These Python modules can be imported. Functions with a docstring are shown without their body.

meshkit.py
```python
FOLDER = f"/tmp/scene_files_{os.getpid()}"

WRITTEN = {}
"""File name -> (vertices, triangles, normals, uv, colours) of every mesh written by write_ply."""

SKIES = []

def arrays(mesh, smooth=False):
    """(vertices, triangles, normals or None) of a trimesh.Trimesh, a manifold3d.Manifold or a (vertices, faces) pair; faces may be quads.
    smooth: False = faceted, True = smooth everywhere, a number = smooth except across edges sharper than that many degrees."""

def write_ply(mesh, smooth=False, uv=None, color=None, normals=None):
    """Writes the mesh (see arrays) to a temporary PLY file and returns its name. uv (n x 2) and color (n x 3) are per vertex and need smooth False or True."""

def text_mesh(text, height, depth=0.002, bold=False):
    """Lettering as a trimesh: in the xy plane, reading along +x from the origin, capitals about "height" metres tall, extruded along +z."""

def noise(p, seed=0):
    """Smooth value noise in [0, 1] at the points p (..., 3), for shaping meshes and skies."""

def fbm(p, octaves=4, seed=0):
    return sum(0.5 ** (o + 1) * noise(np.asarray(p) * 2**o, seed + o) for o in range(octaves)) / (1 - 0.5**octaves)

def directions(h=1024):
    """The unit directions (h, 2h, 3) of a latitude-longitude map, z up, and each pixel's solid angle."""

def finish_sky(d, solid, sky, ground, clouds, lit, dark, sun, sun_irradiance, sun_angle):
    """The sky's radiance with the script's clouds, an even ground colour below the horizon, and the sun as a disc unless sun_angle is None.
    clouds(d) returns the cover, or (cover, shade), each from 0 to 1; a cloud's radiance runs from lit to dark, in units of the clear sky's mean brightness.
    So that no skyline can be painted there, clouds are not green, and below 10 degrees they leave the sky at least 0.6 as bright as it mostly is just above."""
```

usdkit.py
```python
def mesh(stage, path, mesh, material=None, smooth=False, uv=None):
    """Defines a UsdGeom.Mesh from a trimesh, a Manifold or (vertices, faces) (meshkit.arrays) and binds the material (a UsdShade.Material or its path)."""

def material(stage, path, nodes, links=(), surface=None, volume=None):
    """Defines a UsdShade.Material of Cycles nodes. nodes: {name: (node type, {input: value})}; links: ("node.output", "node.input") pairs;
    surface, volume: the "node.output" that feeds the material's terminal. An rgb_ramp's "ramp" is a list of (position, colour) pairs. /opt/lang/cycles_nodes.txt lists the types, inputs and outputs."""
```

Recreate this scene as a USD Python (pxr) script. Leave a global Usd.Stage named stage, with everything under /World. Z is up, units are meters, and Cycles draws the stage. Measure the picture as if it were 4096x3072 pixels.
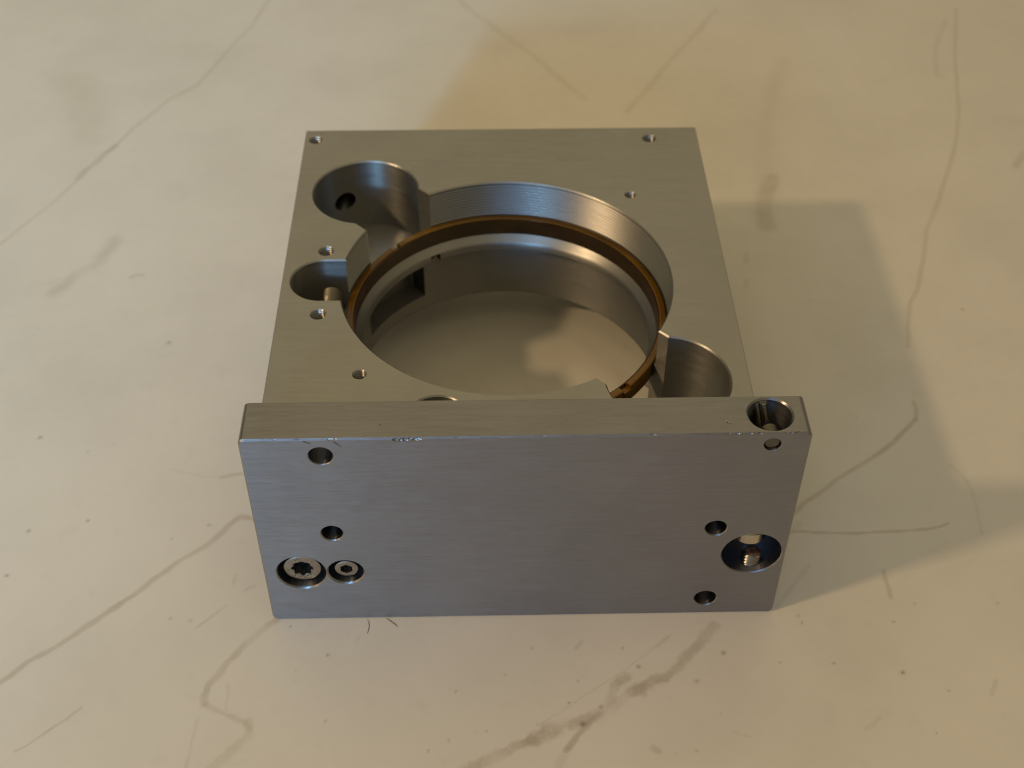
import math
import numpy as np
import trimesh
import manifold3d as m3
import shapely.geometry as sg
import shapely.ops as so
import meshkit
import usdkit
from pxr import Usd, UsdGeom, UsdLux, UsdShade, Gf, Sdf

RNG = np.random.default_rng(7)
MM = 0.001
stage = Usd.Stage.CreateInMemory()
UsdGeom.SetStageUpAxis(stage, UsdGeom.Tokens.z)
UsdGeom.SetStageMetersPerUnit(stage, 1.0)
world = UsdGeom.Xform.Define(stage, '/World')
stage.SetDefaultPrim(world.GetPrim())
UsdGeom.Scope.Define(stage, '/World/Looks')

# ------------------------------------------------------------------ camera
CAM = (34.8863, -126.7302, 173.5681)                  # millimetres
AX = np.array([(0.99976484, -0.0214643, 0.00308889),   # right, down, forward
               (-0.01266019, -0.69336838, -0.72047207),
               (0.01760617, 0.72026354, -0.69347707)])
cam = UsdGeom.Camera.Define(stage, '/World/camera')
mx = np.eye(4)
mx[0, :3], mx[1, :3], mx[2, :3], mx[3, :3] = AX[0], -AX[1], -AX[2], np.array(CAM) * MM
cam.AddTransformOp().Set(Gf.Matrix4d(*mx.ravel().tolist()))
cam.CreateHorizontalApertureAttr(36.0)
cam.CreateVerticalApertureAttr(27.0)
cam.CreateFocalLengthAttr(36.0 * 5283.7 / 4096)
cam.CreateClippingRangeAttr(Gf.Vec2f(0.01, 20))
cam.CreateFStopAttr(30.0)
cam.CreateFocusDistanceAttr(0.192)
EXPOSURE = 0.0
cam.CreateExposureAttr(EXPOSURE)

# ------------------------------------------------------------------ light
LAMP_I = 138.0
WIN_POS = (-400, -980, 375)
WIN_I = 430.0
WIN_AIM = (-150, 135, 0)
WIN_CONE = 11.5
DOME_I = 0.86


def aim(prim, pos, target):
    """Places a light at pos (mm) with its -z axis towards target (mm)."""
    z = np.array(pos, float) - np.array(target, float)
    z /= np.linalg.norm(z)
    x = np.cross((0, 0, 1), z)
    x /= np.linalg.norm(x)
    y = np.cross(z, x)
    t = np.eye(4)
    t[0, :3], t[1, :3], t[2, :3], t[3, :3] = x, y, z, np.array(pos) * MM
    prim.AddTransformOp().Set(Gf.Matrix4d(*t.ravel().tolist()))


def rect_light(name, pos, target, w, h, power, color):
    l = UsdLux.RectLight.Define(stage, '/World/' + name)
    l.CreateWidthAttr(w * MM)
    l.CreateHeightAttr(h * MM)
    l.CreateIntensityAttr(power)
    l.CreateColorAttr(Gf.Vec3f(*color))
    aim(l, pos, target)
    return l


# the table lamp at the left that casts the main shadow
rect_light('table_lamp', (-554, -221, 524), (40, 40, 15), 60, 32, LAMP_I * 2.76, (1.0, 0.68, 0.36))
# the daylight of a low window behind the photographer's left
win = UsdLux.SphereLight.Define(stage, '/World/window_daylight')
win.CreateRadiusAttr(0.055)
win.CreateIntensityAttr(WIN_I)
win.CreateColorAttr(Gf.Vec3f(0.34, 0.72, 1.06))
aim(win, WIN_POS, WIN_AIM)
shape = UsdLux.ShapingAPI.Apply(win.GetPrim())
shape.CreateShapingConeAngleAttr(WIN_CONE)
shape.CreateShapingConeSoftnessAttr(1.0)
# the wide pane itself, dim and blue, as the machined walls mirror it
rect_light('window_pane', (-350, -1450, 560), (30, 60, 20), 950, 420, 4.0, (0.19, 0.45, 1.0))

room = UsdLux.DomeLight.Define(stage, '/World/room_light')
room.CreateIntensityAttr(1.0)
sky = usdkit.material(stage, '/World/Looks/room_glow', {
    'tc': ('texture_coordinate', {}), 'sep': ('separate_xyz', {}),
    'up': ('map_range', {'from_min': -0.2, 'from_max': 0.9, 'to_min': 0.0, 'to_max': 1.0, 'clamp': True}),
    'ramp': ('rgb_ramp', {'ramp': [(0.0, (0.04, 0.031, 0.016)), (0.2, (0.13, 0.106, 0.060)), (0.75, (0.325, 0.272, 0.160)), (0.88, (0.40, 0.33, 0.19)), (1.0, (0.66, 0.53, 0.30))]}),
    'side': ('map_range', {'from_min': -1.0, 'from_max': 1.0, 'to_min': 0.72 * DOME_I, 'to_max': 1.18 * DOME_I, 'clamp': True}),
    'bg': ('background_shader', {})},
    [('tc.generated', 'sep.vector'), ('sep.z', 'up.value'), ('sep.y', 'side.value'), ('side.result', 'bg.strength'), ('up.result', 'ramp.fac'), ('ramp.color', 'bg.color')])
sky.CreateSurfaceOutput('cycles').ConnectToSource(UsdShade.Shader.Get(stage, '/World/Looks/room_glow/bg').CreateOutput('background', Sdf.ValueTypeNames.Token))
UsdShade.MaterialBindingAPI.Apply(room.GetPrim()).Bind(sky)


# ------------------------------------------------------------------ helpers
def path_of(name, parent=None):
    base = str(parent.GetPath()) if parent else '/World'
    p, k = f'{base}/{name}', 0
    while stage.GetPrimAtPath(p):
        k += 1
        p = f'{base}/{name}_{k:03d}'
    return p


def obj(name, mesh, mat, parent=None, smooth=30, label=None):
    """One Mesh prim (built in millimetres) under parent or under /World."""
    v, f, n = meshkit.arrays(mesh, smooth)
    g = usdkit.mesh(stage, path_of(name, parent), (v * MM, f), mat)
    if n is not None:
        g.CreateNormalsAttr([Gf.Vec3f(*map(float, r)) for r in n])
        g.SetNormalsInterpolation('vertex')
    p = g.GetPrim()
    if label:
        p.SetCustomDataByKey('label', label)
    return p


def tag(p, label=None, category=None, group=None, kind=None):
    for k, v in (('label', label), ('category', category), ('group', group), ('kind', kind)):
        if v:
            p.SetCustomDataByKey(k, v)
    return p


def thing(name, label, category):
    x = UsdGeom.Xform.Define(stage, path_of(name))
    return tag(x.GetPrim(), label, category)


M = m3.Manifold


def lathe(profile, seg=96):
    """Solid of revolution about z from (radius, z) pairs."""
    return m3.CrossSection([np.array(profile, float)], m3.FillRule.NonZero).revolve(seg)


def cyl(x, y, z0, z1, r, seg=64):
    return M.cylinder(z1 - z0, r, r, seg).translate((x, y, z0))


def hole_z(x, y, top, depth, r, c=0.25, seg=56):
    """Cutter for a hole drilled down from height top, with a countersunk rim and a drill-point bottom."""
    return lathe([(0, top + 1), (r + c + 1, top + 1), (r, top - c), (r, top - depth), (0, top - depth - r * 0.5)], seg).translate((x, y, 0))


def thread_z(x, y, top, depth, r, pitch=0.5, c=0.2, seg=48):
    pr = [(0, top + 1), (r + c + 1, top + 1), (r, top - c)]
    z = top - c
    while z > top - depth:
        pr += [(r + 0.17, z - pitch / 2), (r, z - pitch)]
        z -= pitch
    pr += [(0, z - 0.4)]
    return lathe(pr, seg).translate((x, y, 0))


def to_y(m):
    """Turns a solid built along -z (mouth at z = 0, going down) so that its mouth is at y = 0 and it goes into +y."""
    return m.rotate((90, 0, 0))


def hole_y(x, z, depth, r, c=0.2, seg=64):
    cut = lathe([(0, 1), (r + c + 1, 1), (r, -c), (r, -depth), (0, -depth)], seg)
    return to_y(cut).translate((x, 0, z))


def skirt(poly, z_low, z_high, spread):
    """A closed solid whose section grows from poly at z_low to poly moved outwards by spread at z_high (for a chamfer)."""
    ring = np.array(poly.exterior.coords)[:-1]
    nxt, prv = np.roll(ring, -1, 0), np.roll(ring, 1, 0)
    e1, e2 = ring - prv, nxt - ring
    n1 = np.c_[e1[:, 1], -e1[:, 0]] / np.linalg.norm(e1, axis=1)[:, None]
    n2 = np.c_[e2[:, 1], -e2[:, 0]] / np.linalg.norm(e2, axis=1)[:, None]
    n = n1 + n2
    n /= np.maximum((n * n).sum(1, keepdims=True) / 2, 0.5)
    out = ring + n * spread
    v2, f2 = trimesh.creation.triangulate_polygon(sg.Polygon(ring), engine='earcut')
    order = [int(np.argmin(((v2 - p) ** 2).sum(1))) for p in ring]
    inv = {o: i for i, o in enumerate(order)}
    f2 = np.array([[inv[a] for a in t] for t in f2])
    if np.cross(ring[f2[0, 1]] - ring[f2[0, 0]], ring[f2[0, 2]] - ring[f2[0, 0]]) < 0:
        f2 = f2[:, ::-1]
    k = len(ring)
    v = np.r_[np.c_[ring, np.full(k, z_low)], np.c_[out, np.full(k, z_high)]]
    i = np.arange(k)
    j = (i + 1) % k
    f = np.r_[f2[:, ::-1], f2 + k, np.c_[i, j, j + k], np.c_[i, j + k, i + k]]
    return M(m3.Mesh(vert_properties=np.ascontiguousarray(v, np.float32), tri_verts=np.ascontiguousarray(f, np.uint32)))


def chamfer_box(x0, x1, y0, y1, z0, z1, c):
    pts = []
    for a, b, d in ((0, c, c), (c, 0, c), (c, c, 0)):
        for x in (x0 + a, x1 - a):
            for y in (y0 + b, y1 - b):
                for z in (z0 + d, z1 - d):
                    pts.append((x, y, z))
    return M.hull_points(np.array(pts, float))


def tube(points, r, seg=6):
    p = np.array(points, float)
    v, f = [], []
    for i in range(len(p)):
        d = p[min(i + 1, len(p) - 1)] - p[max(i - 1, 0)]
        d /= np.linalg.norm(d)
        a = np.cross(d, (0.1, 0.2, 1.0))
        a /= np.linalg.norm(a)
        b = np.cross(d, a)
        rr = r if 0 < i < len(p) - 1 else r * 0.4
        for s in range(seg):
            t = 2 * math.pi * s / seg
            v.append(p[i] + rr * (math.cos(t) * a + math.sin(t) * b))
    for i in range(len(p) - 1):
        for s in range(seg):
            s2 = (s + 1) % seg
            f += [(i * seg + s, i * seg + s2, (i + 1) * seg + s2), (i * seg + s, (i + 1) * seg + s2, (i + 1) * seg + s)]
    v += [p[0], p[-1]]
    n = len(p) * seg
    for s in range(seg):
        s2 = (s + 1) % seg
        f += [(n, s2, s), (n + 1, n - seg + s, n - seg + s2)]
    return trimesh.Trimesh(np.array(v), np.array(f), process=False)


# ------------------------------------------------------------------ materials
def brushed(name, base, rough, wall, streak=0.10, front=False, bump=0.10, aniso=0.5, mottling=0.05):
    """Machined aluminium with fine lines running along x."""
    return usdkit.material(stage, '/World/Looks/' + name, {
        'geo': ('geometry', {}),
        'map': ('mapping', {'scale': (420.0, 6500.0, 6500.0)}),
        'map2': ('mapping', {'scale': (110.0, 1800.0, 1800.0)}),
        'mapw': ('mapping', {'scale': (420.0, 420.0, 6500.0)}),
        'mapw2': ('mapping', {'scale': (110.0, 110.0, 1800.0)}),
        'pick': ('mix_vector', {}), 'pick2': ('mix_vector', {}),
        'anis': ('map_range', {'from_min': 0.0, 'from_max': 1.0, 'to_min': aniso, 'to_max': 0.3}),
        'fine': ('noise_texture', {'scale': 1.0, 'detail': 3.0, 'roughness': 0.6}),
        'broad': ('noise_texture', {'scale': 1.0, 'detail': 2.0, 'roughness': 0.5}),
        'blot': ('noise_texture', {'scale': 55.0, 'detail': 4.0, 'roughness': 0.6}),
        'sum': ('mix_float', {'fac': 0.4}),
        'val': ('map_range', {'from_min': 0.3, 'from_max': 0.7, 'to_min': 1.0 - streak, 'to_max': 1.0 + streak}),
        'val2': ('map_range', {'from_min': 0.3, 'from_max': 0.7, 'to_min': 1.0 - mottling, 'to_max': 1.0 + mottling}),
        'mul': ('math', {'math_type': 'multiply'}),
        'hsv': ('hsv', {'color': base}),
        'rgh': ('map_range', {'from_min': 0.3, 'from_max': 0.7, 'to_min': -0.06, 'to_max': 0.07}),
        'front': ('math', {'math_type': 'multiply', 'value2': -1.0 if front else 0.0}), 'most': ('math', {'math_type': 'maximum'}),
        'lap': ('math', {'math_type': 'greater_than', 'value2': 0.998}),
        'cut': ('map_range', {'from_min': 0.25, 'from_max': 0.5, 'to_min': 0.7, 'to_max': 1.0, 'clamp': True}), 'mul2': ('math', {'math_type': 'multiply'}),  # shade painted in: base colour drops on steep walls of bores, holes and pockets
        'flat': ('math', {'math_type': 'greater_than', 'value2': 0.998}),
        'fin': ('map_range', {'from_min': 0.0, 'from_max': 1.0, 'to_min': wall, 'to_max': rough}),
        'radd': ('math', {'math_type': 'add'}),
        'bump': ('bump', {'strength': bump, 'distance': 0.00006}),
        'sep': ('separate_xyz', {}), 'neg': ('math', {'math_type': 'subtract'}), 'tan': ('combine_xyz', {'z': 0.0}),
        'p': ('principled_bsdf', {'metallic': 1.0, 'anisotropic_rotation': 0.25})},
        [('geo.position', 'map.vector'), ('geo.position', 'map2.vector'), ('geo.position', 'blot.vector'),
         ('geo.position', 'mapw.vector'), ('geo.position', 'mapw2.vector'), ('flat.value', 'pick.fac'), ('flat.value', 'pick2.fac'),
         ('mapw.vector', 'pick.a'), ('map.vector', 'pick.b'), ('mapw2.vector', 'pick2.a'), ('map2.vector', 'pick2.b'),
         ('flat.value', 'anis.value'), ('anis.result', 'p.anisotropic'),
         ('pick.result', 'fine.vector'), ('pick2.result', 'broad.vector'),
         ('fine.fac', 'sum.a'), ('broad.fac', 'sum.b'), ('sum.result', 'val.value'), ('blot.fac', 'val2.value'),
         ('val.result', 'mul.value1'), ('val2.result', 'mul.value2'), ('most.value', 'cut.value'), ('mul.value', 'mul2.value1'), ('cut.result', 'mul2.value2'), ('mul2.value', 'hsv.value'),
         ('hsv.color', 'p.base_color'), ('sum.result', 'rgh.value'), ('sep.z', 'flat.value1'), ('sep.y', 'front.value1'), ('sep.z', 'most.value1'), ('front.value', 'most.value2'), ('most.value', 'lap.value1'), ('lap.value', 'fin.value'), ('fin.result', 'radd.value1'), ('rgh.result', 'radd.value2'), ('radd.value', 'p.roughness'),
         ('fine.fac', 'bump.height'), ('bump.normal', 'p.normal'), ('geo.normal', 'sep.vector'), ('sep.z', 'neg.value1'), ('sep.y', 'neg.value2'), ('neg.value', 'tan.x'), ('sep.x', 'tan.y'), ('tan.vector', 'p.tangent')], surface='p.BSDF')


def metal(name, base, rough, var=0.08):
    return usdkit.material(stage, '/World/Looks/' + name, {
        'geo': ('geometry', {}), 'n': ('noise_texture', {'scale': 900.0, 'detail': 4.0}),
        'v': ('map_range', {'from_min': 0.3, 'from_max': 0.7, 'to_min': 1 - var, 'to_max': 1 + var}),
        'hsv': ('hsv', {'color': base}),
        'r': ('map_range', {'from_min': 0.3, 'from_max': 0.7, 'to_min': rough * 0.8, 'to_max': rough * 1.25}),
        'p': ('principled_bsdf', {'metallic': 1.0})},
        [('geo.position', 'n.vector'), ('n.fac', 'v.value'), ('v.result', 'hsv.value'), ('hsv.color', 'p.base_color'),
         ('n.fac', 'r.value'), ('r.result', 'p.roughness')], surface='p.BSDF')


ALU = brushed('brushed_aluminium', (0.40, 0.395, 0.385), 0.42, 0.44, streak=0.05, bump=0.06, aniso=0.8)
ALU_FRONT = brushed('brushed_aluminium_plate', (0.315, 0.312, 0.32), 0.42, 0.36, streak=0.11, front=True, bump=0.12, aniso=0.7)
STEEL = metal('screw_steel', (0.35, 0.33, 0.30), 0.30)
STUD = metal('stud_steel', (0.30, 0.29, 0.28), 0.28)
SOCKET_SHADE = metal('socket_shade', (0.03, 0.03, 0.03), 0.5)  # near-black, the shade inside the screw sockets put into colour
DULL = metal('dull_screw_steel', (0.17, 0.16, 0.135), 0.5)
BARREL = metal('adjuster_steel', (0.60, 0.55, 0.45), 0.2)
AMBER = usdkit.material(stage, '/World/Looks/amber_plastic', {
    'geo': ('geometry', {}), 'map': ('mapping', {'scale': (130.0, 130.0, 900.0)}),
    'n': ('noise_texture', {'scale': 1.0, 'detail': 4.0}),
    'ramp': ('rgb_ramp', {'ramp': [(0.3, (0.085, 0.038, 0.0014)), (0.7, (0.15, 0.07, 0.004))]}),
    'bump': ('bump', {'strength': 0.08, 'distance': 0.0001}),
    'p': ('principled_bsdf', {'roughness': 0.16, 'transmission_weight': 0.2, 'ior': 1.6})},
    [('geo.position', 'map.vector'), ('map.vector', 'n.vector'), ('n.fac', 'ramp.fac'), ('ramp.color', 'p.base_color'),
     ('n.fac', 'bump.height'), ('bump.normal', 'p.normal')], surface='p.BSDF')
RING_SHADE = usdkit.material(stage, '/World/Looks/ring_wall_shade', {  # shade of the ring's inner wall put into a very dark brown
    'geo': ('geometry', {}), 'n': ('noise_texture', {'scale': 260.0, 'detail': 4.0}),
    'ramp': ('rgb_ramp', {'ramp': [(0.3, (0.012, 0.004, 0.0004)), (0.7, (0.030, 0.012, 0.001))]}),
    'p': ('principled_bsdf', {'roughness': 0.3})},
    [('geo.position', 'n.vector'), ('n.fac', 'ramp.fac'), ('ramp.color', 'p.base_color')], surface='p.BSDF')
LOCKER = usdkit.material(stage, '/World/Looks/rusty_thread_end', {
    'geo': ('geometry', {}), 'n': ('noise_texture', {'scale': 1500.0, 'detail': 5.0}),
    'ramp': ('rgb_ramp', {'ramp': [(0.3, (0.07, 0.032, 0.016)), (0.55, (0.13, 0.072, 0.042)), (0.75, (0.24, 0.20, 0.17))]}),
    'p': ('principled_bsdf', {'roughness': 0.4, 'metallic': 0.3})},
    [('geo.position', 'n.vector'), ('n.fac', 'ramp.fac'), ('ramp.color', 'p.base_color')], surface='p.BSDF')
HAIR = usdkit.material(stage, '/World/Looks/dark_fibre', {'p': ('principled_bsdf', {'base_color': (0.06, 0.055, 0.05), 'roughness': 0.6})}, [], surface='p.BSDF')

MARBLE = usdkit.material(stage, '/World/Looks/veined_marble', {
    'geo': ('geometry', {}),
    'vein': ('attribute', {'attribute': 'vein'}), 'blotch': ('attribute', {'attribute': 'blotch'}), 'speck': ('attribute', {'attribute': 'speck'}),
    'n1': ('noise_texture', {'scale': 1300.0, 'detail': 6.0, 'roughness': 0.7}),
    'n4': ('noise_texture', {'scale': 5200.0, 'detail': 3.0, 'roughness': 0.7}),
    'gr': ('map_range', {'from_min': 0.3, 'from_max': 0.7, 'to_min': 0.955, 'to_max': 1.045}),
    'grain': ('hsv', {}),
    'n2': ('noise_texture', {'scale': 26.0, 'detail': 5.0, 'roughness': 0.6}),
    'n3': ('noise_texture', {'scale': 230.0, 'detail': 4.0, 'roughness': 0.6}),
    'ragc': ('math', {'math_type': 'subtract', 'value2': 0.5}),
    'rags': ('math', {'math_type': 'multiply', 'value2': 1.7}),
    'ragm': ('math', {'math_type': 'multiply'}),
    'add': ('math', {'math_type': 'add'}),
    'cl': ('clamp', {'min': 0.0, 'max': 1.0}),
    'base': ('rgb_ramp', {'ramp': [(0.3, (0.585, 0.56, 0.52)), (0.5, (0.635, 0.61, 0.565)), (0.7, (0.665, 0.64, 0.595))]}),
    'cloud': ('map_range', {'from_min': 0.58, 'from_max': 0.8, 'to_min': 0.0, 'to_max': 0.14, 'clamp': True}),
    'mixc': ('mix', {'color2': (0.36, 0.335, 0.31)}),
    'vcol': ('rgb_ramp', {'ramp': [(0.3, (0.31, 0.265, 0.205)), (0.7, (0.47, 0.42, 0.345))]}),
    'mixv': ('mix', {}),
    'mixs': ('mix', {'color2': (0.15, 0.12, 0.09)}),
    'rg': ('map_range', {'from_min': 0.3, 'from_max': 0.7, 'to_min': 0.33, 'to_max': 0.42}),
    'p': ('principled_bsdf', {'specular_ior_level': 0.5})},
    [('geo.position', 'n1.vector'), ('geo.position', 'n2.vector'), ('geo.position', 'n3.vector'),
     ('n1.fac', 'ragc.value1'), ('ragc.value', 'rags.value1'), ('rags.value', 'ragm.value1'), ('blotch.fac', 'ragm.value2'),
     ('vein.fac', 'add.value1'), ('ragm.value', 'add.value2'), ('add.value', 'cl.value'),
     ('n2.fac', 'base.fac'), ('n3.fac', 'cloud.value'), ('base.color', 'mixc.color1'), ('cloud.result', 'mixc.fac'),
     ('n1.fac', 'vcol.fac'), ('mixc.color', 'mixv.color1'), ('vcol.color', 'mixv.color2'), ('cl.result', 'mixv.fac'),
     ('mixv.color', 'mixs.color1'), ('speck.fac', 'mixs.fac'), ('geo.position', 'n4.vector'), ('n4.fac', 'gr.value'), ('gr.result', 'grain.value'), ('mixs.color', 'grain.color'), ('grain.color', 'p.base_color'),
     ('n3.fac', 'rg.value'), ('rg.result', 'p.roughness')], surface='p.BSDF')

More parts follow.
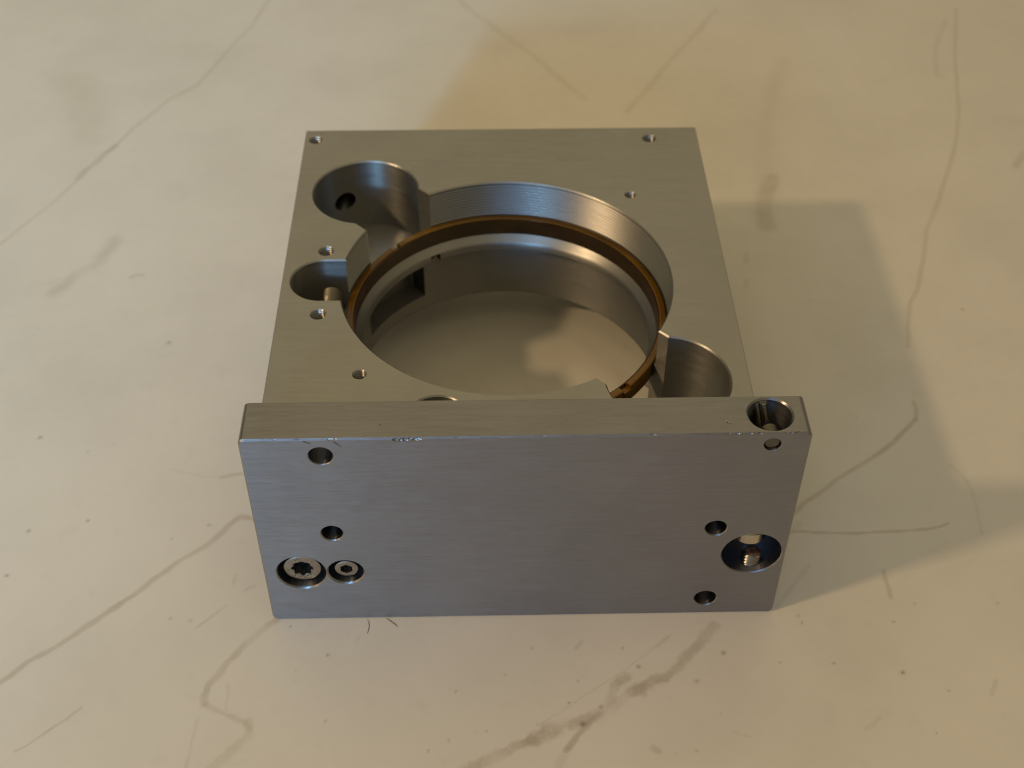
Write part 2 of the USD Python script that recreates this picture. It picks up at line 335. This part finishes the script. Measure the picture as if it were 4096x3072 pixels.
# ------------------------------------------------------------------ the table top
VEINS = [
    ([(-23.5, 204.86), (-26.22, 191.03), (-29.4, 182.66), (-32.74, 172.3), (-36.35, 161.31), (-38.31, 159.19), (-42.15, 155.02), (-45.02, 148.87), (-48.35, 142.9), (-51.22, 135.15), (-52.66, 132.71)], 0.8, 0.42, 0.3),
    ([(-51.22, 135.15), (-52.66, 132.71), (-54.63, 128.25), (-56.12, 125.34), (-57.04, 122.27)], 1.27, 0.5, 0.3),
    ([(-57.04, 122.27), (-59.62, 115.25), (-62.82, 109.32), (-65.93, 103.56), (-68.54, 98.27), (-72.63, 91.77)], 0.7, 0.35, 0.3),
    ([(-53.62, 82.11), (-51.82, 84.59), (-50.2, 88.01), (-47.32, 90.25), (-45.75, 94.4), (-44.3, 99.45)], 2.31, 0.34, 0.5),
    ([(-38.71, 86.75), (-37.89, 87.49), (-36.48, 87.62)], 0.77, 0.42, 0.2),
    ([(-4.6, 20.31), (-6.27, 21.17), (-7.88, 21.4), (-8.98, 20.7), (-10.63, 18.38), (-13.3, 15.22), (-16.02, 12.8), (-18.66, 10.24), (-21.83, 6.69), (-24.32, 3.94), (-27.87, 1.27), (-30.84, -2.06), (-33.54, -4.64), (-37.18, -7.49), (-40.55, -11.03), (-43.91, -14.24)], 0.91, 0.55, 0.35),
    ([(0.63, 0.73), (0.02, -0.43), (-1.95, -2.53), (-3.84, -4.95), (-6.34, -7.91), (-7.64, -10.42), (-8.47, -12.06), (-9.04, -13.94), (-8.7, -15.33)], 1.01, 0.42, 0.5),
    ([(-8.7, -15.33), (-6.57, -16.57), (-3.98, -17.82), (-2.49, -18.64), (-1.31, -19.84)], 0.76, 0.42, 0.5),
    ([(-1.71, -18.81), (-1.2, -20.78), (-2.4, -22.15), (-4.17, -24.17), (-5.91, -26.17), (-7.87, -28.78)], 1.36, 0.45, 0.7),
    ([(-5.66, -11.95), (-5.29, -14.18), (-5.35, -16.36)], 0.35, 0.25, 0.3),
    ([(-9.32, -17.72), (-9.62, -21.62), (-9.88, -26.53)], 0.41, 0.25, 0.3),
    ([(-27.2, -15.77), (-28.91, -17.49), (-31.48, -19.8), (-33.7, -21.92), (-35.46, -23.03)], 0.31, 0.5, 0.3),
    ([(-8.35, 31.56), (-10.74, 31.17), (-12.47, 30.65)], 0.74, 0.4, 0.4),
    ([(-12.47, 30.65), (-15.6, 30.93), (-21.6, 32.81)], 0.41, 0.2, 0.4),
    ([(-7.77, 2.8), (-9.61, 1.11), (-10.89, -0.31), (-11.96, -1.45)], 0.37, 0.28, 0.5),
    ([(-6.92, 8.96), (-7.3, 7.16)], 0.46, 0.3, 0.3),
    ([(-3.92, 6.72), (-5.18, 5.9)], 0.45, 0.3, 0.3),
    ([(-10.04, 0.48), (-11.66, -1.01)], 0.3, 0.25, 0.3),
    ([(70.34, -2.41), (69.21, -3.73), (67.45, -6.07), (64.98, -8.44), (63.71, -10.12), (61.72, -11.93), (59.49, -12.72), (57.23, -14.17)], 1.59, 0.62, 0.8),
    ([(57.23, -14.17), (54.26, -15.74), (52.04, -17.32), (50.21, -18.48), (47.71, -19.46), (44.19, -20.73), (40.68, -22.45)], 1.81, 0.62, 0.9),
    ([(40.68, -22.45), (37.63, -23.7), (34.48, -25.38), (31.77, -26.91), (28.43, -28.77)], 1.49, 0.7, 0.8),
    ([(55.3, -11.81), (53.75, -13.27), (52.89, -15.31), (50.93, -18.1)], 1.41, 0.5, 0.9),
    ([(50.93, -18.1), (48.69, -20.43), (46.85, -22.57), (45.53, -24.24)], 0.83, 0.6, 0.6),
    ([(45.53, -24.24), (44.42, -26.11), (44.16, -28.71)], 1.22, 0.45, 0.8),
    ([(63.29, -4.05), (54.63, -11.21), (47.94, -15.62), (42.15, -19.91)], 0.25, 0.25, 0.4),
    ([(85.73, 19.43), (87.93, 21.48), (89.57, 23.03), (93.34, 25.84), (98.25, 29.91), (101.6, 32.07), (105.0, 34.27), (108.16, 37.08), (111.52, 40.53), (113.62, 42.88)], 0.74, 0.6, 0.25),
    ([(113.56, 42.64), (114.23, 44.68), (114.45, 47.36)], 0.69, 0.5, 0.25),
    ([(85.2, 16.37), (86.4, 16.44), (91.5, 16.25), (96.96, 15.94), (103.37, 16.33), (108.99, 16.63), (111.49, 17.09), (113.1, 17.78)], 0.43, 0.65, 0.25),
    ([(99.86, 7.78), (99.72, 5.78), (99.85, 4.36), (99.8, 2.49)], 0.61, 0.55, 0.3),
    ([(162.05, 196.81), (154.99, 171.54), (151.18, 155.02), (149.3, 146.67), (144.23, 130.91), (138.51, 118.04), (133.76, 107.62), (130.05, 100.15), (127.17, 91.36), (123.12, 80.0), (120.46, 75.67), (118.47, 69.31), (116.93, 62.5)], 0.83, 0.38, 0.25),
    ([(157.43, 190.6), (152.98, 180.93), (149.72, 170.48), (148.32, 162.66), (149.71, 162.63)], 1.07, 0.22, 0.4),
    ([(97.18, 197.83), (91.31, 186.73), (85.48, 177.29), (77.45, 162.71), (71.87, 152.1), (68.78, 147.6)], 1.29, 0.3, 0.4),
    ([(27.93, 206.66), (29.72, 200.93), (38.64, 187.08), (47.79, 173.96), (55.75, 158.94), (59.41, 153.35)], 1.44, 0.24, 0.4),
    ([(110.65, 171.12), (106.69, 160.05), (102.6, 145.4), (99.03, 127.88), (97.29, 116.95)], 3.33, 0.14, 0.4),
    ([(99.6, 119.6), (96.79, 112.56), (95.43, 106.58), (95.34, 101.57)], 3.07, 0.5, 0.4),
    ([(89.73, 92.33), (89.21, 89.53)], 0.98, 0.3, 0.3),
    ([(88.52, 83.6), (87.85, 81.08)], 0.95, 0.25, 0.3),
    ([(116.88, 31.34), (118.62, 28.53), (119.2, 24.93), (119.15, 21.52), (118.23, 15.34)], 0.49, 0.25, 0.3),
    ([(80.88, 0.83), (83.98, 4.85), (87.44, 9.18)], 0.68, 0.25, 0.4),
    ([(84.16, 14.87), (87.93, 18.36)], 0.79, 0.2, 0.4),
    ([(-66.86, 162.89), (-61.21, 152.22), (-59.23, 140.12)], 8.93, 0.25, 0.3),
    ([(-60.93, 130.59), (-51.09, 115.97)], 9.41, 0.06, 0.3),
    ([(159.77, 128.74), (156.27, 123.19)], 1.5, 0.35, 0.3),
    ([(60.86, -6.2), (62.48, -4.74)], 0.66, 0.3, 0.5),
    ([(48.11, -6.39), (48.91, -5.1)], 0.58, 0.3, 0.5),
    ([(93.0, -19.56), (90.45, -21.64)], 0.56, 0.2, 0.6),
    ([(112.23, -13.58), (110.81, -16.03)], 0.71, 0.25, 0.6),
    ([(70.68, -21.8), (72.98, -22.62)], 0.48, 0.25, 0.6),
    ([(58.37, -24.11), (59.14, -24.66)], 0.82, 0.4, 0.6),
    ([(13.54, -4.41), (13.85, -3.54)], 0.58, 0.2, 0.5),
    ([(-2.32, 14.02), (-2.93, 12.55)], 0.46, 0.3, 0.4),
    ([(29.99, 54.92), (37.11, 59.96), (46.09, 61.11)], 6.23, 0.14, 0.5),
    ([(52.64, 65.68), (58.45, 58.26), (60.7, 53.09)], 2.68, 0.2, 0.6),
    ([(62.63, 67.57), (62.84, 67.34)], 0.45, 0.2, 0.6),
    ([(61.52, 63.65), (61.76, 63.38)], 0.51, 0.2, 0.6),
    ([(60.75, 61.83), (61.0, 61.57)], 0.51, 0.2, 0.6),
    ([(59.79, 55.6), (60.08, 55.29)], 0.62, 0.2, 0.6),
    ([(64.4, 66.37), (64.53, 66.23)], 0.27, 0.2, 0.6),
    ([(57.34, 57.19), (57.5, 57.02)], 0.34, 0.2, 0.6),
    ([(59.48, 65.3), (59.6, 65.17)], 0.24, 0.2, 0.6),
]
SPECKS = [(-46.64, 41.11, 0.38, 0.7), (-33.87, 21.17, 0.32, 0.7), (-43.43, 19.1, 0.35, 0.7), (-44.72, 9.68, 0.38, 0.7), (-27.55, 66.45, 0.5, 0.6), (-37.27, 37.48, 0.21, 0.5), (2.92, -1.47, 0.18, 0.9), (9.23, -6.93, 0.23, 0.8), (71.1, -7.7, 0.33, 0.8), (57.53, -10.0, 0.36, 0.75), (79.63, -9.75, 0.19, 0.9), (87.91, -9.91, 0.19, 0.8), (98.3, -11.89, 0.29, 1), (51.21, -17.06, 0.21, 1), (48.31, -19.95, 0.42, 1), (130.57, 73.62, 0.37, 0.7), (55.44, -6.53, 0.18, 0.9), (46.35, -16.24, 0.15, 0.9), (41.6, -19.74, 0.18, 0.8), (41.21, -6.25, 0.22, 0.5), (99.07, -2.34, 0.22, 0.6), (84.03, -0.87, 0.22, 0.6), (104.62, -15.25, 0.21, 0.6), (100.87, -22.47, 0.17, 0.6), (84.45, -2.24, 0.16, 0.7), (103.33, 1.13, 0.22, 0.5), (66.26, -12.77, 0.36, 0.5), (47.98, -12.42, 0.18, 0.7), (69.27, -18.45, 0.14, 0.6), (116.78, 0.96, 0.26, 0.5), (29.3, -13.87, 0.14, 0.7), (28.35, -22.36, 0.14, 0.7), (36.76, -11.11, 0.18, 0.6), (25.31, -23.99, 0.14, 0.7), (33.84, -20.92, 0.14, 0.6), (9.88, -18.72, 0.14, 0.7), (4.6, -9.82, 0.14, 0.5), (-33.04, 39.12, 0.25, 0.4), (-13.04, 19.85, 0.32, 0.45), (-18.98, 16.82, 0.23, 0.4), (-16.46, 0.51, 0.3, 0.4), (-13.15, 0.09, 0.3, 0.4), (64.79, -24.77, 0.27, 0.4), (66.61, 78.81, 0.28, 0.4), (100.31, 76.75, 0.28, 0.4), (92.52, 48.75, 0.26, 0.3), (102.8, 43.68, 0.26, 0.3)]



def axis_grid(a, b, lo, hi, step, coarse):
    return np.r_[np.linspace(a, lo, coarse, endpoint=False), np.arange(lo, hi, step), np.linspace(hi, b, coarse)]


gx = axis_grid(-480, 560, -108, 192, 0.33, 14)
gy = axis_grid(-330, 640, -42, 222, 0.33, 14)
X, Y = np.meshgrid(gx, gy)
P2 = np.stack([X, Y, np.zeros_like(X)], -1)
wob = np.stack([meshkit.fbm(P2 / 4.0, 3, 3), meshkit.fbm(P2 / 4.0, 3, 11)], -1) - 0.5
fine = meshkit.fbm(P2 / 1.3, 3, 21) - 0.5
mid = meshkit.fbm(P2 / 3.2, 3, 31)
qx, qy = X + 1.5 * wob[..., 0], Y + 1.5 * wob[..., 1]
vein, blotch = np.zeros_like(X), np.zeros_like(X)
for pts, w, s, bl in VEINS:
    p, w, s = np.array(pts), 1.12 * w, (0.70 if bl >= 0.7 else 0.88) * s
    pad = 3 * w + 2
    bx = np.where((gx > p[:, 0].min() - pad) & (gx < p[:, 0].max() + pad))[0]
    by = np.where((gy > p[:, 1].min() - pad) & (gy < p[:, 1].max() + pad))[0]
    if not len(bx) or not len(by):
        continue
    sl = np.s_[by[0]:by[-1] + 1, bx[0]:bx[-1] + 1]
    k = 0.25 if w < 1.0 else 0.6
    x, y = X[sl] + k * (qx[sl] - X[sl]) / 0.6 * 0.6, Y[sl] + k * (qy[sl] - Y[sl]) / 0.6 * 0.6
    d = np.full(x.shape, 1e9)
    for a, b in zip(p[:-1], p[1:]):
        e = b - a
        t = np.clip(((x - a[0]) * e[0] + (y - a[1]) * e[1]) / max(e @ e, 1e-9), 0, 1)
        d = np.minimum(d, np.hypot(x - a[0] - t * e[0], y - a[1] - t * e[1]))
    h = w / 2 * (1 + 0.7 * bl * fine[sl] * 2)
    soft = 0.5 if w < 2.0 else (0.55 if s > 0.4 else 1.0)
    f = np.clip((h * (1 + soft) - d) / np.maximum(2 * soft * h, 1e-6), 0, 1)
    f = f * f * (3 - 2 * f)
    f = s * f * (1 - bl * 0.75 + bl * 1.5 * np.clip(mid[sl] * 1.6 - 0.3, 0, 1))
    blotch[sl] = np.maximum(blotch[sl], np.clip(f * 2.2, 0, 1) * min(1, bl * 1.1))
    vein[sl] = 1 - (1 - vein[sl]) * (1 - np.clip(f, 0, 1))
speck = np.zeros_like(X)
more = [(float(a), float(b), 0.08 + 0.10 * float(c), 0.12 + 0.22 * float(d)) for a, b, c, d in RNG.random((60, 4)) * np.array([290, 250, 1, 1]) + np.array([-105, -35, 0, 0])]
for x0, y0, r, s in SPECKS + more:
    r, s = max(0.9 * r, 0.16), 0.66 * s
    bx = np.where(abs(gx - x0) < 2.5 * r + 1)[0]
    by = np.where(abs(gy - y0) < 2.5 * r + 1)[0]
    if not len(bx) or not len(by):
        continue
    sl = np.s_[by[0]:by[-1] + 1, bx[0]:bx[-1] + 1]
    d = np.hypot(X[sl] - x0, Y[sl] - y0) + 0.35 * r * fine[sl] * 2
    speck[sl] = np.maximum(speck[sl], s * np.clip((1.7 * r - d) / (1.1 * r), 0, 1))
ny, nx = X.shape
idx = np.arange(nx * ny).reshape(ny, nx)
faces = np.stack([idx[:-1, :-1], idx[:-1, 1:], idx[1:, 1:], idx[1:, :-1]], -1).reshape(-1, 4)
verts = np.stack([X, Y, np.zeros_like(X)], -1).reshape(-1, 3)
# slab edge and underside
rim = np.r_[idx[0, :], idx[1:, -1], idx[-1, -2::-1], idx[-2:0:-1, 0]]
low = verts[rim] - (0, 0, 20)
base_n = len(verts)
i = np.arange(len(rim))
j = (i + 1) % len(rim)
faces = np.r_[faces, np.c_[rim[i], base_n + i, base_n + j, rim[j]]]
verts = np.r_[verts, low, [(40, 150, -20)]]
tri = np.r_[faces[:, [0, 1, 2]], faces[:, [0, 2, 3]], np.c_[base_n + j, base_n + i, np.full(len(i), len(verts) - 1)]]
table = usdkit.mesh(stage, '/World/table', (verts * MM, tri), MARBLE)
api = UsdGeom.PrimvarsAPI(table)
for nm, arr in (('vein', vein), ('blotch', blotch), ('speck', speck)):
    full = np.r_[arr.ravel(), np.zeros(len(verts) - nx * ny)]
    api.CreatePrimvar(nm, Sdf.ValueTypeNames.FloatArray, 'vertex').Set(full.astype(np.float32).tolist())
tag(table.GetPrim(), 'pale cream marble table top with thin brown veins', 'table', kind='structure')

# ------------------------------------------------------------------ the aluminium mount
W, H, T = 80.0, 41.4, 7.46                    # foot plate: width, height, thickness
BX0, BX1, BY0, BY1, BZ0, BZ1 = 0.68, 75.12, T, 89.39, 8.0, 33.40   # block
CX, CY, R = 38.04, 44.20, 27.56               # bore
mount = thing('optical_mount', 'brushed aluminium block with a round bore, amber ring and upright foot plate', 'metal mount')


def keyhole(cx, cy, r, half):
    d = np.array([CX - cx, CY - cy])
    d /= np.linalg.norm(d)
    n = np.array([-d[1], d[0]])
    a, e = np.array([cx, cy]), np.array([cx, cy]) + d * 24
    return sg.Point(cx, cy).buffer(r, 48).union(sg.Polygon([a + n * half, a - n * half, e - n * half, e + n * half]))


bore = sg.Point(CX, CY).buffer(R, 72)
pocket_a = keyhole(13.19, 69.44, 9.4, 7.4)
pocket_d = keyhole(62.5, 19.67, 9.6, 7.5)
slot_b = sg.Point(7.39, 44.47).buffer(5.19, 32).union(sg.box(7.39, 39.28, 24, 49.66))


def prism(poly, z0, z1):
    c = [np.array(sg.polygon.orient(poly).exterior.coords)[:-1]]
    return m3.CrossSection(c, m3.FillRule.NonZero).extrude(z1 - z0).translate((0, 0, z0))


prof = [(0, BZ1 + 1), (R, BZ1 + 1), (R, BZ1 - 0.45)]
z = BZ1 - 0.45
while z > 26.75:
    prof += [(R + 0.34, z - 0.29), (R + 0.03, z - 0.54), (R, z - 0.60)]
    z -= 0.60
prof += [(R - 0.1, 26.4), (R - 0.1, 23.1), (25.95, 23.1), (24.85, 22.05), (24.64, 21.75), (24.52, 21.35), (24.48, 20.9), (24.52, 20.5), (24.7, 20.25), (25.1, 20.12), (26.9, 20.05), (26.9, 8.6), (27.4, 7.0), (0, 7.0)]
block = chamfer_box(BX0, BX1, BY0, BY1, BZ0, BZ1, 0.16)
block -= lathe(prof, 288).translate((CX, CY, 0))
block -= prism(pocket_a, 19.0, BZ1 + 1) - cyl(CX, CY, 10, 23.1, 28.4, 200)
block -= prism(pocket_d, BZ0 - 1, BZ1 + 1)
block -= prism(slot_b, 12.5, BZ1 + 1) - cyl(CX, CY, 10, 23.1, 28.4, 200)
outline = so.unary_union([bore, pocket_a, pocket_d, slot_b])
outline = sg.polygon.orient(outline.segmentize(0.6).simplify(0.004))
block -= skirt(outline, BZ1 - 0.24, BZ1 + 0.02, 0.26)
# dark recess in the lower wall, below the first pocket, and the little notch beside it
ang = np.radians(np.linspace(125, 155, 18))
arc = [(CX + 30.5 * math.cos(t), CY + 30.5 * math.sin(t)) for t in ang] + [(CX + 25 * math.cos(t), CY + 25 * math.sin(t)) for t in ang[::-1]]
block -= prism(sg.Polygon(arc).buffer(0.5), 11.2, 18.3)
notch = M.cube((4.0, 2.0, 2.4), True).rotate((0, 0, 121)).translate((CX + 26.2 * math.cos(math.radians(121)), CY + 26.2 * math.sin(math.radians(121)), 20.6))
block -= notch
block -= M.cylinder(15.5, 1.85, 1.85, 48).rotate((-90, 0, 0)).translate((8.3, 72.0, 25.4))       # cross hole in the first pocket
for x, y, r in ((2.75, 86.07, 1.08), (65.9, 85.6, 1.12), (7.42, 52.2, 1.16), (7.42, 35.7, 1.14), (60.75, 67.55, 0.86), (14.97, 21.45, 0.94)):
    block -= thread_z(x, y, BZ1, 12.0, r, 0.5, 0.2)
block -= hole_z(27.07, 12.1, BZ1, 12, 4.4, 0.22)
for x in (11.29, 68.61):
    block -= M.cylinder(14, 1.5, 1.5, 40).rotate((-90, 0, 0)).translate((x, T - 1, 21.1))
for x, y, r in ((21.59, 78.18, 0.22), (47.9, 20.6, 0.16), (20.2, 22.1, 0.15)):
    block -= M.sphere(r, 12).translate((x, y, BZ1 + r * 0.45))
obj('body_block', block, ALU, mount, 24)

# foot plate with rounded corners and a broken front edge
cs = m3.CrossSection.square((W - 1.8, H - 1.8)).translate((0.9, 0.9)).offset(0.9, m3.JoinType.Round, 2.0, 32)
inner = cs.offset(-0.26, m3.JoinType.Round, 2.0, 32)


def slab(c, y0, y1):
    return c.extrude(y1 - y0).rotate((90, 0, 0)).translate((0, y1, 0))


ring_o = np.array(cs.to_polygons()[0])
ring_i = np.array(inner.to_polygons()[0])
pts = np.r_[np.c_[ring_i[:, 0], np.zeros(len(ring_i)), ring_i[:, 1]], np.c_[ring_o[:, 0], np.full(len(ring_o), 0.26), ring_o[:, 1]],
            np.c_[ring_o[:, 0], np.full(len(ring_o), T - 0.12), ring_o[:, 1]], np.c_[ring_i[:, 0], np.full(len(ring_i), T), ring_i[:, 1]]]
plate = M.hull_points(pts)
plate -= hole_y(11.21, 37.99, 9, 1.72, 0.12)
plate -= hole_y(11.29, 21.14, 9, 1.60, 0.16)
plate -= hole_y(68.61, 21.03, 9, 1.62, 0.16)
plate -= hole_y(68.76, 3.91, 9, 1.74, 0.12)
plate -= hole_y(5.78, 11.83, 4.2, 3.75, 0.20)
plate -= hole_y(12.58, 11.84, 3.6, 2.70, 0.24)
plate -= hole_y(74.60, 39.12, 3.0, 1.22, 0.06)
plate -= hole_y(74.74, 14.87, 6.9, 4.58, 0.16)
plate -= lathe([(0, H + 1), (3.12 + 1.25, H + 1), (3.12, H - 0.25), (3.12, 13.0), (0, 13.0)], 72).translate((74.55, 3.78, 0))
plate -= cyl(75.4, 2.6, 3, 13, 1.35, 32)
# nicks and scuffs along the top front edge
for x, w, h in ((5.3, .5, .12), (8.1, .9, .16), (13.0, .8, .26), (13.5, .4, .2), (17.0, .35, .1), (30.6, .7, .14), (36.4, .3, .1), (42.4, .45, .16), (47.5, .3, .1), (57.7, .55, .24),
                (68.2, .35, .18), (69.5, .4, .26), (71.3, .35, .24), (72.6, .4, .25), (76.2, .35, .2), (77.0, .3, .18), (77.8, .5, .26)):
    nick = M.sphere(1, 10).scale((w, 0.8 * h, 0.8 * h)).rotate((0, float(RNG.uniform(-20, 20)), float(RNG.uniform(-25, 25)))).translate((x, 0.10, H - 0.08))
    plate -= nick
for t, w, h, dz in ((0.0, .55, .34, -.2), (0.17, .5, .28, -.35), (0.36, .75, .36, -.16), (0.62, .5, .24, -.08), (0.8, .55, .3, -.22), (0.97, .6, .22, -.12)):
    plate -= M.sphere(1, 10).scale((w, 0.3, h)).rotate((float(RNG.uniform(10, 40)), float(RNG.uniform(-25, 25)), 0)).translate((21.9 + 3.3 * t, -0.03, H - 0.1 + dz))
for x, z0, z1 in ((13.3, 40.9, 39.9), (9.2, 41.0, 40.5)):
    plate -= M.hull(m3.Manifold.compose([M.sphere(0.12, 8).translate((x, 0, z0)), M.sphere(0.07, 8).translate((x + 0.9, 0.03, z1))]))
for x, y, r in ((19.63, 2.71, .16), (68.2, 2.36, .22), (68.6, 2.1, .18), (45.2, 2.4, .12), (26, 5.4, .1)):
    plate -= M.sphere(r, 10).scale((0.7, 1.3, 1)).translate((x, y, H + r * 0.4))
for x, zz, r in ((4.0, 38.9, .13), (56.7, 33.0, .12), (33.0, 26.0, .09)):
    plate -= M.sphere(r, 10).translate((x, -r * 0.4, zz))
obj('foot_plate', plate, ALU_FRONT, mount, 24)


# amber ring in the bore, in two halves with stepped ends
def ring_half(a0, a1, step0, step1):
    r0, r1, z0, z1 = 26.05, 27.2, 23.14, 26.35
    n = 72
    t = np.radians(np.linspace(a0, a1, n))
    sec = [(r0, z0 + 0.12), (r0 + 0.1, z0), (r1 - 0.1, z0), (r1, z0 + 0.1), (r1, z1 - 0.15), (r1 - 0.18, z1), (r0 + 0.22, z1), (r0 + 0.05, z1 - 0.1), (r0, z1 - 0.3)]
    v = np.array([[(CX + r * math.cos(a), CY + r * math.sin(a), zz) for r, zz in sec] for a in t])
    k = len(sec)
    f = []
    for q in range(n - 1):
        for s in range(k):
            s2 = (s + 1) % k
            f += [(q * k + s, (q + 1) * k + s2, q * k + s2), (q * k + s, (q + 1) * k + s, (q + 1) * k + s2)]
    for s in range(1, k - 1):
        f += [(0, s, s + 1), ((n - 1) * k, (n - 1) * k + s + 1, (n - 1) * k + s)]
    tm = trimesh.Trimesh(v.reshape(-1, 3), np.array(f), process=False)
    if tm.volume < 0:
        tm.invert()
    ring = M(m3.Mesh(vert_properties=np.ascontiguousarray(tm.vertices, np.float32), tri_verts=np.ascontiguousarray(tm.faces, np.uint32)))
    for a, on in ((a0, step0), (a1, step1)):
        if on:
            aa = math.radians(a + (1.4 if a == a0 else -1.4))
            ring -= M.cube((3, 1.5, 1.6), True).rotate((0, 0, math.degrees(aa))).translate((CX + 26.4 * math.cos(aa), CY + 26.4 * math.sin(aa), 26.3))
    return ring


obj('amber_ring', ring_half(-46.6, 135.6, True, False), AMBER, mount, 30)
obj('amber_ring', ring_half(136.2, 312.6, True, False), AMBER, mount, 30)
band = lathe([(25.80, 23.12), (26.03, 23.12), (26.03, 26.12), (25.80, 26.12)], 220).translate((CX, CY, 0))  # added band that paints the amber ring's inner wall dark, as in shade
obj('shade_band', band, RING_SHADE, mount, 30, label='added dark brown band, painted shade on the inner wall of the amber ring')


# screws in the foot plate
def socket_screw(name, x, z, face, head_r, lobes, sock_r, sock_in, shaft_r, label, dents=()):
    """Cap screw: head face at depth face behind the plate, with a lobed or hexagonal socket."""
    head = lathe([(0, -face), (head_r - 0.28, -face), (head_r - 0.08, -face - 0.10), (head_r, -face - 0.3), (head_r, -face - 2.6), (0, -face - 2.6)], 64)
    t = np.linspace(0, 2 * math.pi, 96 if lobes > 6 else 6, endpoint=False)
    if lobes > 6:
        rr = sock_r * (0.91 + 0.09 * np.cos(lobes * t))
    else:
        rr, t = np.full(6, sock_r), t + math.pi / 2
    poly = m3.CrossSection([np.c_[rr * np.cos(t), rr * np.sin(t)]], m3.FillRule.NonZero)
    head -= poly.extrude(3.0).translate((0, 0, -face - sock_in))
    if lobes > 6:
        head -= lathe([(0, -face + 1), (sock_r * 0.96 + 1.0, -face + 1), (sock_r * 0.90, -face - 0.12), (0, -face - 0.2)], 48)
    for a, rad, s in dents:
        head -= M.sphere(s, 10).translate((rad * math.cos(a), rad * math.sin(a), -face + s * 0.4))
    shaft = M.cylinder(9.0, shaft_r, shaft_r, 32).translate((0, 0, -face - 11.4))
    s = UsdGeom.Xform.Define(stage, path_of(name, mount))
    if label:
        tag(s.GetPrim(), label)
    obj('head', to_y(head).translate((x, 0, z)), STEEL, s.GetPrim(), 28)
    floor = M.cylinder(0.3, sock_r * 0.97, sock_r * 0.97, 32).translate((0, 0, -face - sock_in + 0.02))  # added dark disc, painted shade at the bottom of the socket
    obj('socket_shade_disc', to_y(floor).translate((x, 0, z)), SOCKET_SHADE, s.GetPrim(), 28)
    obj('shank', to_y(shaft).translate((x, 0, z)), STEEL, s.GetPrim(), 28)


socket_screw('cap_screw', 5.80, 11.83, 0.85, 2.93, 8, 1.72, 2.0, 1.9, 'larger cap screw with dented face and worn star socket',
             dents=((1.75, 2.35, .24), (1.95, 2.3, .2), (0.75, 2.3, .22), (0.62, 2.45, .2), (3.3, 2.05, .22), (3.5, 2.4, .12), (5.4, 2.0, .28), (5.1, 1.95, .3), (4.6, 1.9, .25), (4.1, 2.0, .3), (1.1, 2.0, .12), (2.6, 2.5, .1)))
socket_screw('cap_screw', 12.60, 11.84, 0.62, 1.86, 6, 1.04, 1.5, 1.3, 'small cap screw with hexagonal socket')

# flush dowel pin at the upper right of the plate
obj('dowel_pin', to_y(lathe([(0, -0.32), (1.0, -0.32), (1.12, -0.45), (1.14, -2.9), (0, -2.9)], 40)).rotate((3, 0, 4)).translate((74.64, 0, 39.14)), DULL, mount, 28)

# clamp adjuster standing in the vertical hole of the plate
adj = UsdGeom.Xform.Define(stage, path_of('clamp_adjuster', mount)).GetPrim()
obj('barrel', lathe([(0, 15.5), (2.45, 15.5), (2.62, 15.68), (2.62, 17.6), (2.4, 17.8), (0, 17.8)], 56).translate((74.75, 3.85, 0)), BARREL, adj, 28)
for dx, r in ((-0.5, 0.42), (0.52, 0.55)):
    obj('prong', M.cylinder(7.7, r, r, 24).transform(np.array([(1, 0, -0.21, 73.6 + dx + 1.6), (0, 1, 0.42, 6.85 - 3.2), (0, 0, 1, 33.0)])), BARREL, adj, 28)
pr = [(0, 4.0), (1.18, 4.0)]
zz = 4.0
while zz < 11.8:
    pr += [(1.5, zz + 0.30), (1.5, zz + 0.36), (1.14, zz + 0.66)]
    zz += 0.7
pr += [(1.2, 12.2), (0, 12.2)]
obj('threaded_stud', lathe(pr, 40).translate((75.45, 2.45, 0.2)), STUD, mount, 28)
blob = M.sphere(1, 24).scale((1.28, 1.22, 0.55)).translate((75.55, 2.5, 12.5))
obj('stud_tip', blob, LOCKER, mount, 60, label='rusty brown end of the threaded stud')

# set screws: one seen in the side slot, pieces down the two dark holes
pr = [(0, 0.0), (1.3, 0.0), (1.62, 0.3)]
zz = 0.3
while zz < 9.2:
    pr += [(1.48, zz + 0.22), (1.65, zz + 0.45)]
    zz += 0.45
pr += [(0, zz)]
obj('set_screw', lathe([(a, -b) for a, b in pr][::-1], 40).rotate((-90, 0, 0)).translate((8.35, 47.4, 28.0)), DULL, mount, 28)

# ------------------------------------------------------------------ stray fibres at the foot of the plate
def fibre(pts, r, label):
    tag(obj('fibre', tube([(x, y, r + 0.01) for x, y in pts], r), HAIR, None, True), label, 'fibre')


fibre([(18.1, -0.15), (18.55, -0.55), (19.0, -0.95), (19.5, -1.35), (19.9, -1.85)], 0.055, 'short dark curved fibre lying against the foot of the upright plate')
fibre([(15.0, -0.3), (15.3, -0.9), (15.4, -1.7), (15.3, -2.5), (15.1, -3.1)], 0.04, 'thin pale brown fibre lying on the marble left of the dark curved one')
